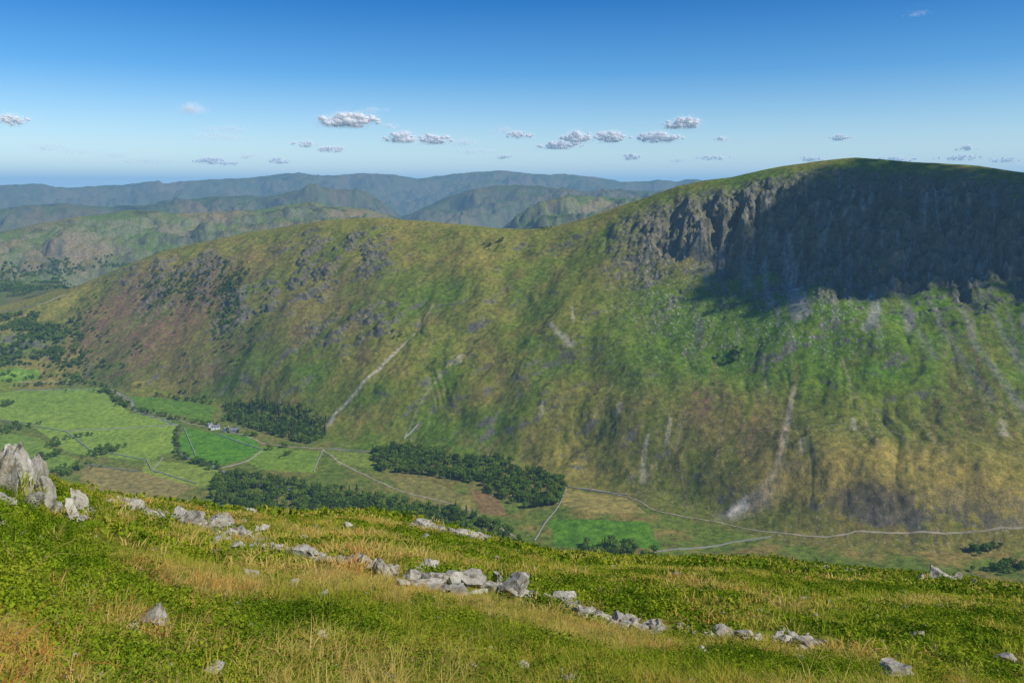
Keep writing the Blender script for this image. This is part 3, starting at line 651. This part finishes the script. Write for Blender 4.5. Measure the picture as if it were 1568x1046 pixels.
# ------------------------------------------------------------ clouds
m_cl=bpy.data.materials.new("cloud_vapour");N=NT(m_cl)
dd_=N.n('ShaderNodeBsdfDiffuse',{'Color':(1,.97,.95,1)});tt_=N.n('ShaderNodeBsdfTranslucent',{'Color':(1,.97,.95,1)})
N.out(N.n('ShaderNodeMixShader',{0:.42,1:dd_.outputs[0],2:tt_.outputs[0]}).outputs[0])
def cloud(px,py,wp,hp,dens=1.0,alt=620):
    a_,t_=pixel_ray(px,py); a_=float(a_);t_=float(t_); r=alt/max(t_,.018); c=np.array([r*math.sin(a_),r*math.cos(a_),r*t_]); W=wp*r/FOC/2; H=hp*r/FOC/2
    e1=np.array([math.cos(a_),-math.sin(a_),0]);e2=np.array([math.sin(a_),math.cos(a_),0]); up=np.array([0,0,1.])
    k=max(14,int(wp/1.5)); 
    u=np.clip(rng.normal(0,.46,k),-.98,.98); env=np.sqrt(1-u*u)
    asym=rng.uniform(-.4,.4)
    pu=np.array([(u[i]*W, rng.uniform(-.3,.3)*W*.25, (rng.uniform(-.5,.8)*env[i]*(1+asym*u[i]))*H*.7, H*rng.uniform(.16,.40)*(.45+.55*env[i])) for i in range(k)])
    vs=[];fs=[];n0=0; b_=-.45*H
    if dens>.45:
        iv,if_=ICO[2]
        for p in pu:
            l=iv*(1+.12*pn(iv[:,0]*2.3+p[0],iv[:,1]*2.3+iv[:,2]*2,5)[:,None])*p[3]*min(.82,.3+dens*.5); l=l*np.array([1.5,1.2,.85])+p[:3]; l[:,2]=np.maximum(l[:,2],b_+(l[:,2]-b_)*.3)
            vs.append(c+l[:,0:1]*e1+l[:,1:2]*e2+l[:,2:3]*up); fs.append(if_+n0); n0+=len(iv)
    tot=int(dens*(wp*hp)*3.4)+80
    wt=pu[:,3]**2;wt=wt/wt.sum(); pk=rng.choice(k,tot,p=wt); pa=pu[pk]
    d_=rng.normal(0,1,(tot,3)); d_/=np.linalg.norm(d_,axis=1)[:,None]
    rad=pa[:,3]*(.85+rng.exponential(.6 if dens>.3 else 1.1,tot))
    loc=np.stack([pa[:,0]+d_[:,0]*rad*1.8,pa[:,1]+d_[:,1]*rad*1.2,pa[:,2]+d_[:,2]*rad*.9],1)
    loc[:,2]=np.where(loc[:,2]<b_,b_+(loc[:,2]-b_)*.35,loc[:,2])
    cen=c+loc[:,0:1]*e1+loc[:,1:2]*e2+loc[:,2:3]*up; nor=.6*(d_[:,0:1]*e1+d_[:,1:2]*e2+d_[:,2:3]*up)+SUNV*.9-.4*e2
    v,f=facets(cen,nor,np.full(tot,.42*r/FOC),.1); vs.append(v);fs.append(f+n0)
    return mk_obj("cumulus_cloud",mk_mesh("cumulus_cloud",np.concatenate(vs),np.concatenate(fs),True),m_cl)
for cl in [(532,186,88,34,1),(612,211,58,26,1),(665,214,54,26,.8),(712,218,50,18,.35),(465,221,38,16,.5),(508,229,38,16,.9),(428,246,32,14,.9),(325,247,50,16,.9),(352,250,24,11,.7),(380,240,36,12,.4),(885,211,54,26,1),(857,223,72,20,1),(937,211,56,26,1),(1012,212,66,26,1),(1046,190,58,28,1),(968,241,32,14,.9),(1095,242,54,12,.6),(1105,214,22,13,.6),(1287,211,30,14,.8),(17,186,46,24,.5),(293,168,44,24,.45),(772,241,26,13,.5),(797,208,46,18,.6),(597,193,24,13,.4),(1480,228,28,13,.6),(1475,242,70,13,.5),(1372,245,60,12,.8),(1242,244,44,12,.7),(350,198,70,14,.2),(345,210,90,16,.25),(75,225,70,16,.18),(170,238,50,10,.15),(1405,22,30,12,.12),(1540,246,40,12,.5),(235,248,70,11,.2),(570,170,46,14,.18),(770,200,50,12,.25),(725,232,70,12,.3),(1040,246,44,10,.4),(120,232,50,10,.15)]:
    cloud(*cl)
sp=[(1265,310,85),(1330,305,110),(1240,370,75),(1150,410,50),(1190,430,60),(1240,430,75),(1300,410,85),(1100,442,38),(1400,340,115),(1320,350,100),(1480,330,110),(1570,330,120),(1670,340,140),(1300,272,70),(1350,270,75),(1420,280,95),(1510,285,100),(1610,290,120),(1440,385,50),(1530,385,45),(1330,445,30),(1480,400,30)]  # unseen cloud above the frame, puffs set sunward to shade the crag
cs=[];ns=[]
for px,py,rad in sp:
    x,y,z=on_ground(px,py); c=np.array([x,y,z])+SUNV*1700; n=int(rad*2.8)
    d_=rng.normal(0,1,(n,3));d_/=np.linalg.norm(d_,axis=1)[:,None]; rr=rad*(1-np.abs(rng.normal(0,.3,(n,1))))*(1+.4*pn(d_[:,0]*3+px,d_[:,1]*3+d_[:,2]*2,4)[:,None]); cs.append(c+d_*rr);ns.append(d_)
v,f=facets(np.concatenate(cs),np.concatenate(ns),np.full(sum(len(q) for q in cs),14.),.4); mk_obj("cumulus_cloud",mk_mesh("cumulus_cloud",v,f),m_cl)

# ------------------------------------------------------------ haze, sky, sun, camera
v,f=box(-72000,72000,-72000,72000,-2500,700)
m_h=bpy.data.materials.new("emissive_haze");N=NT(m_h)
SG=4.6e-5; Lc=(.23,.46,.74)
ab=N.n('ShaderNodeVolumeAbsorption',{'Color':(0,0,0,1),'Density':SG}); em=N.n('ShaderNodeEmission',{'Color':(*Lc,1),'Strength':SG})  # volume glows by itself, standing in for sunlight scattered by the air
N.out(None,N.n('ShaderNodeAddShader',{0:ab.outputs[0],1:em.outputs[0]}).outputs[0])
mk_obj("emissive_haze",mk_mesh("emissive_haze",v,f),m_h)
w=bpy.data.worlds.new("World");scene.world=w;w.use_nodes=True;N=NT.__new__(NT);N.t=w.node_tree;N.t.nodes.clear()
sky=N.n('ShaderNodeTexSky',sky_type='NISHITA',sun_disc=False,sun_elevation=SUN_EL,sun_rotation=SUN_AZ,altitude=700,air_density=1.0,dust_density=.3,ozone_density=3.0)
zc=N.n('ShaderNodeSeparateXYZ',{0:N.n('ShaderNodeTexCoord').outputs['Generated']}).outputs['Z']
tint=N.ramp(zc,[(0,(1.8,1.75,1.6)),(.05,(1.3,1.4,1.42)),(.13,(.35,.85,1.25)),(.21,(.0,.50,1.05)),(.4,(.0,.5,1.1))])
skc=N.mix(1.0,sky.outputs[0],tint,'MULTIPLY')
bg=N.n('ShaderNodeBackground',{'Color':skc,'Strength':.1})
o=N.n('ShaderNodeOutputWorld',{'Surface':bg.outputs[0]})
L=bpy.data.lights.new("sun",'SUN');L.energy=5.0;L.angle=math.radians(.5);L.color=(1,.94,.82);lo=bpy.data.objects.new("sun",L);scene.collection.objects.link(lo)
lo.rotation_euler=Vector(SUNV).to_track_quat('Z','Y').to_euler()
cam=bpy.data.cameras.new("camera");cam.sensor_width=36;cam.lens=36*FOC/1568;cam.clip_start=.1;cam.clip_end=200000
co=bpy.data.objects.new("camera",cam);scene.collection.objects.link(co);co.rotation_euler=(math.radians(90)-PITCH,0,0);scene.camera=co
scene.view_settings.view_transform='Standard';scene.view_settings.look='None';scene.view_settings.exposure=0
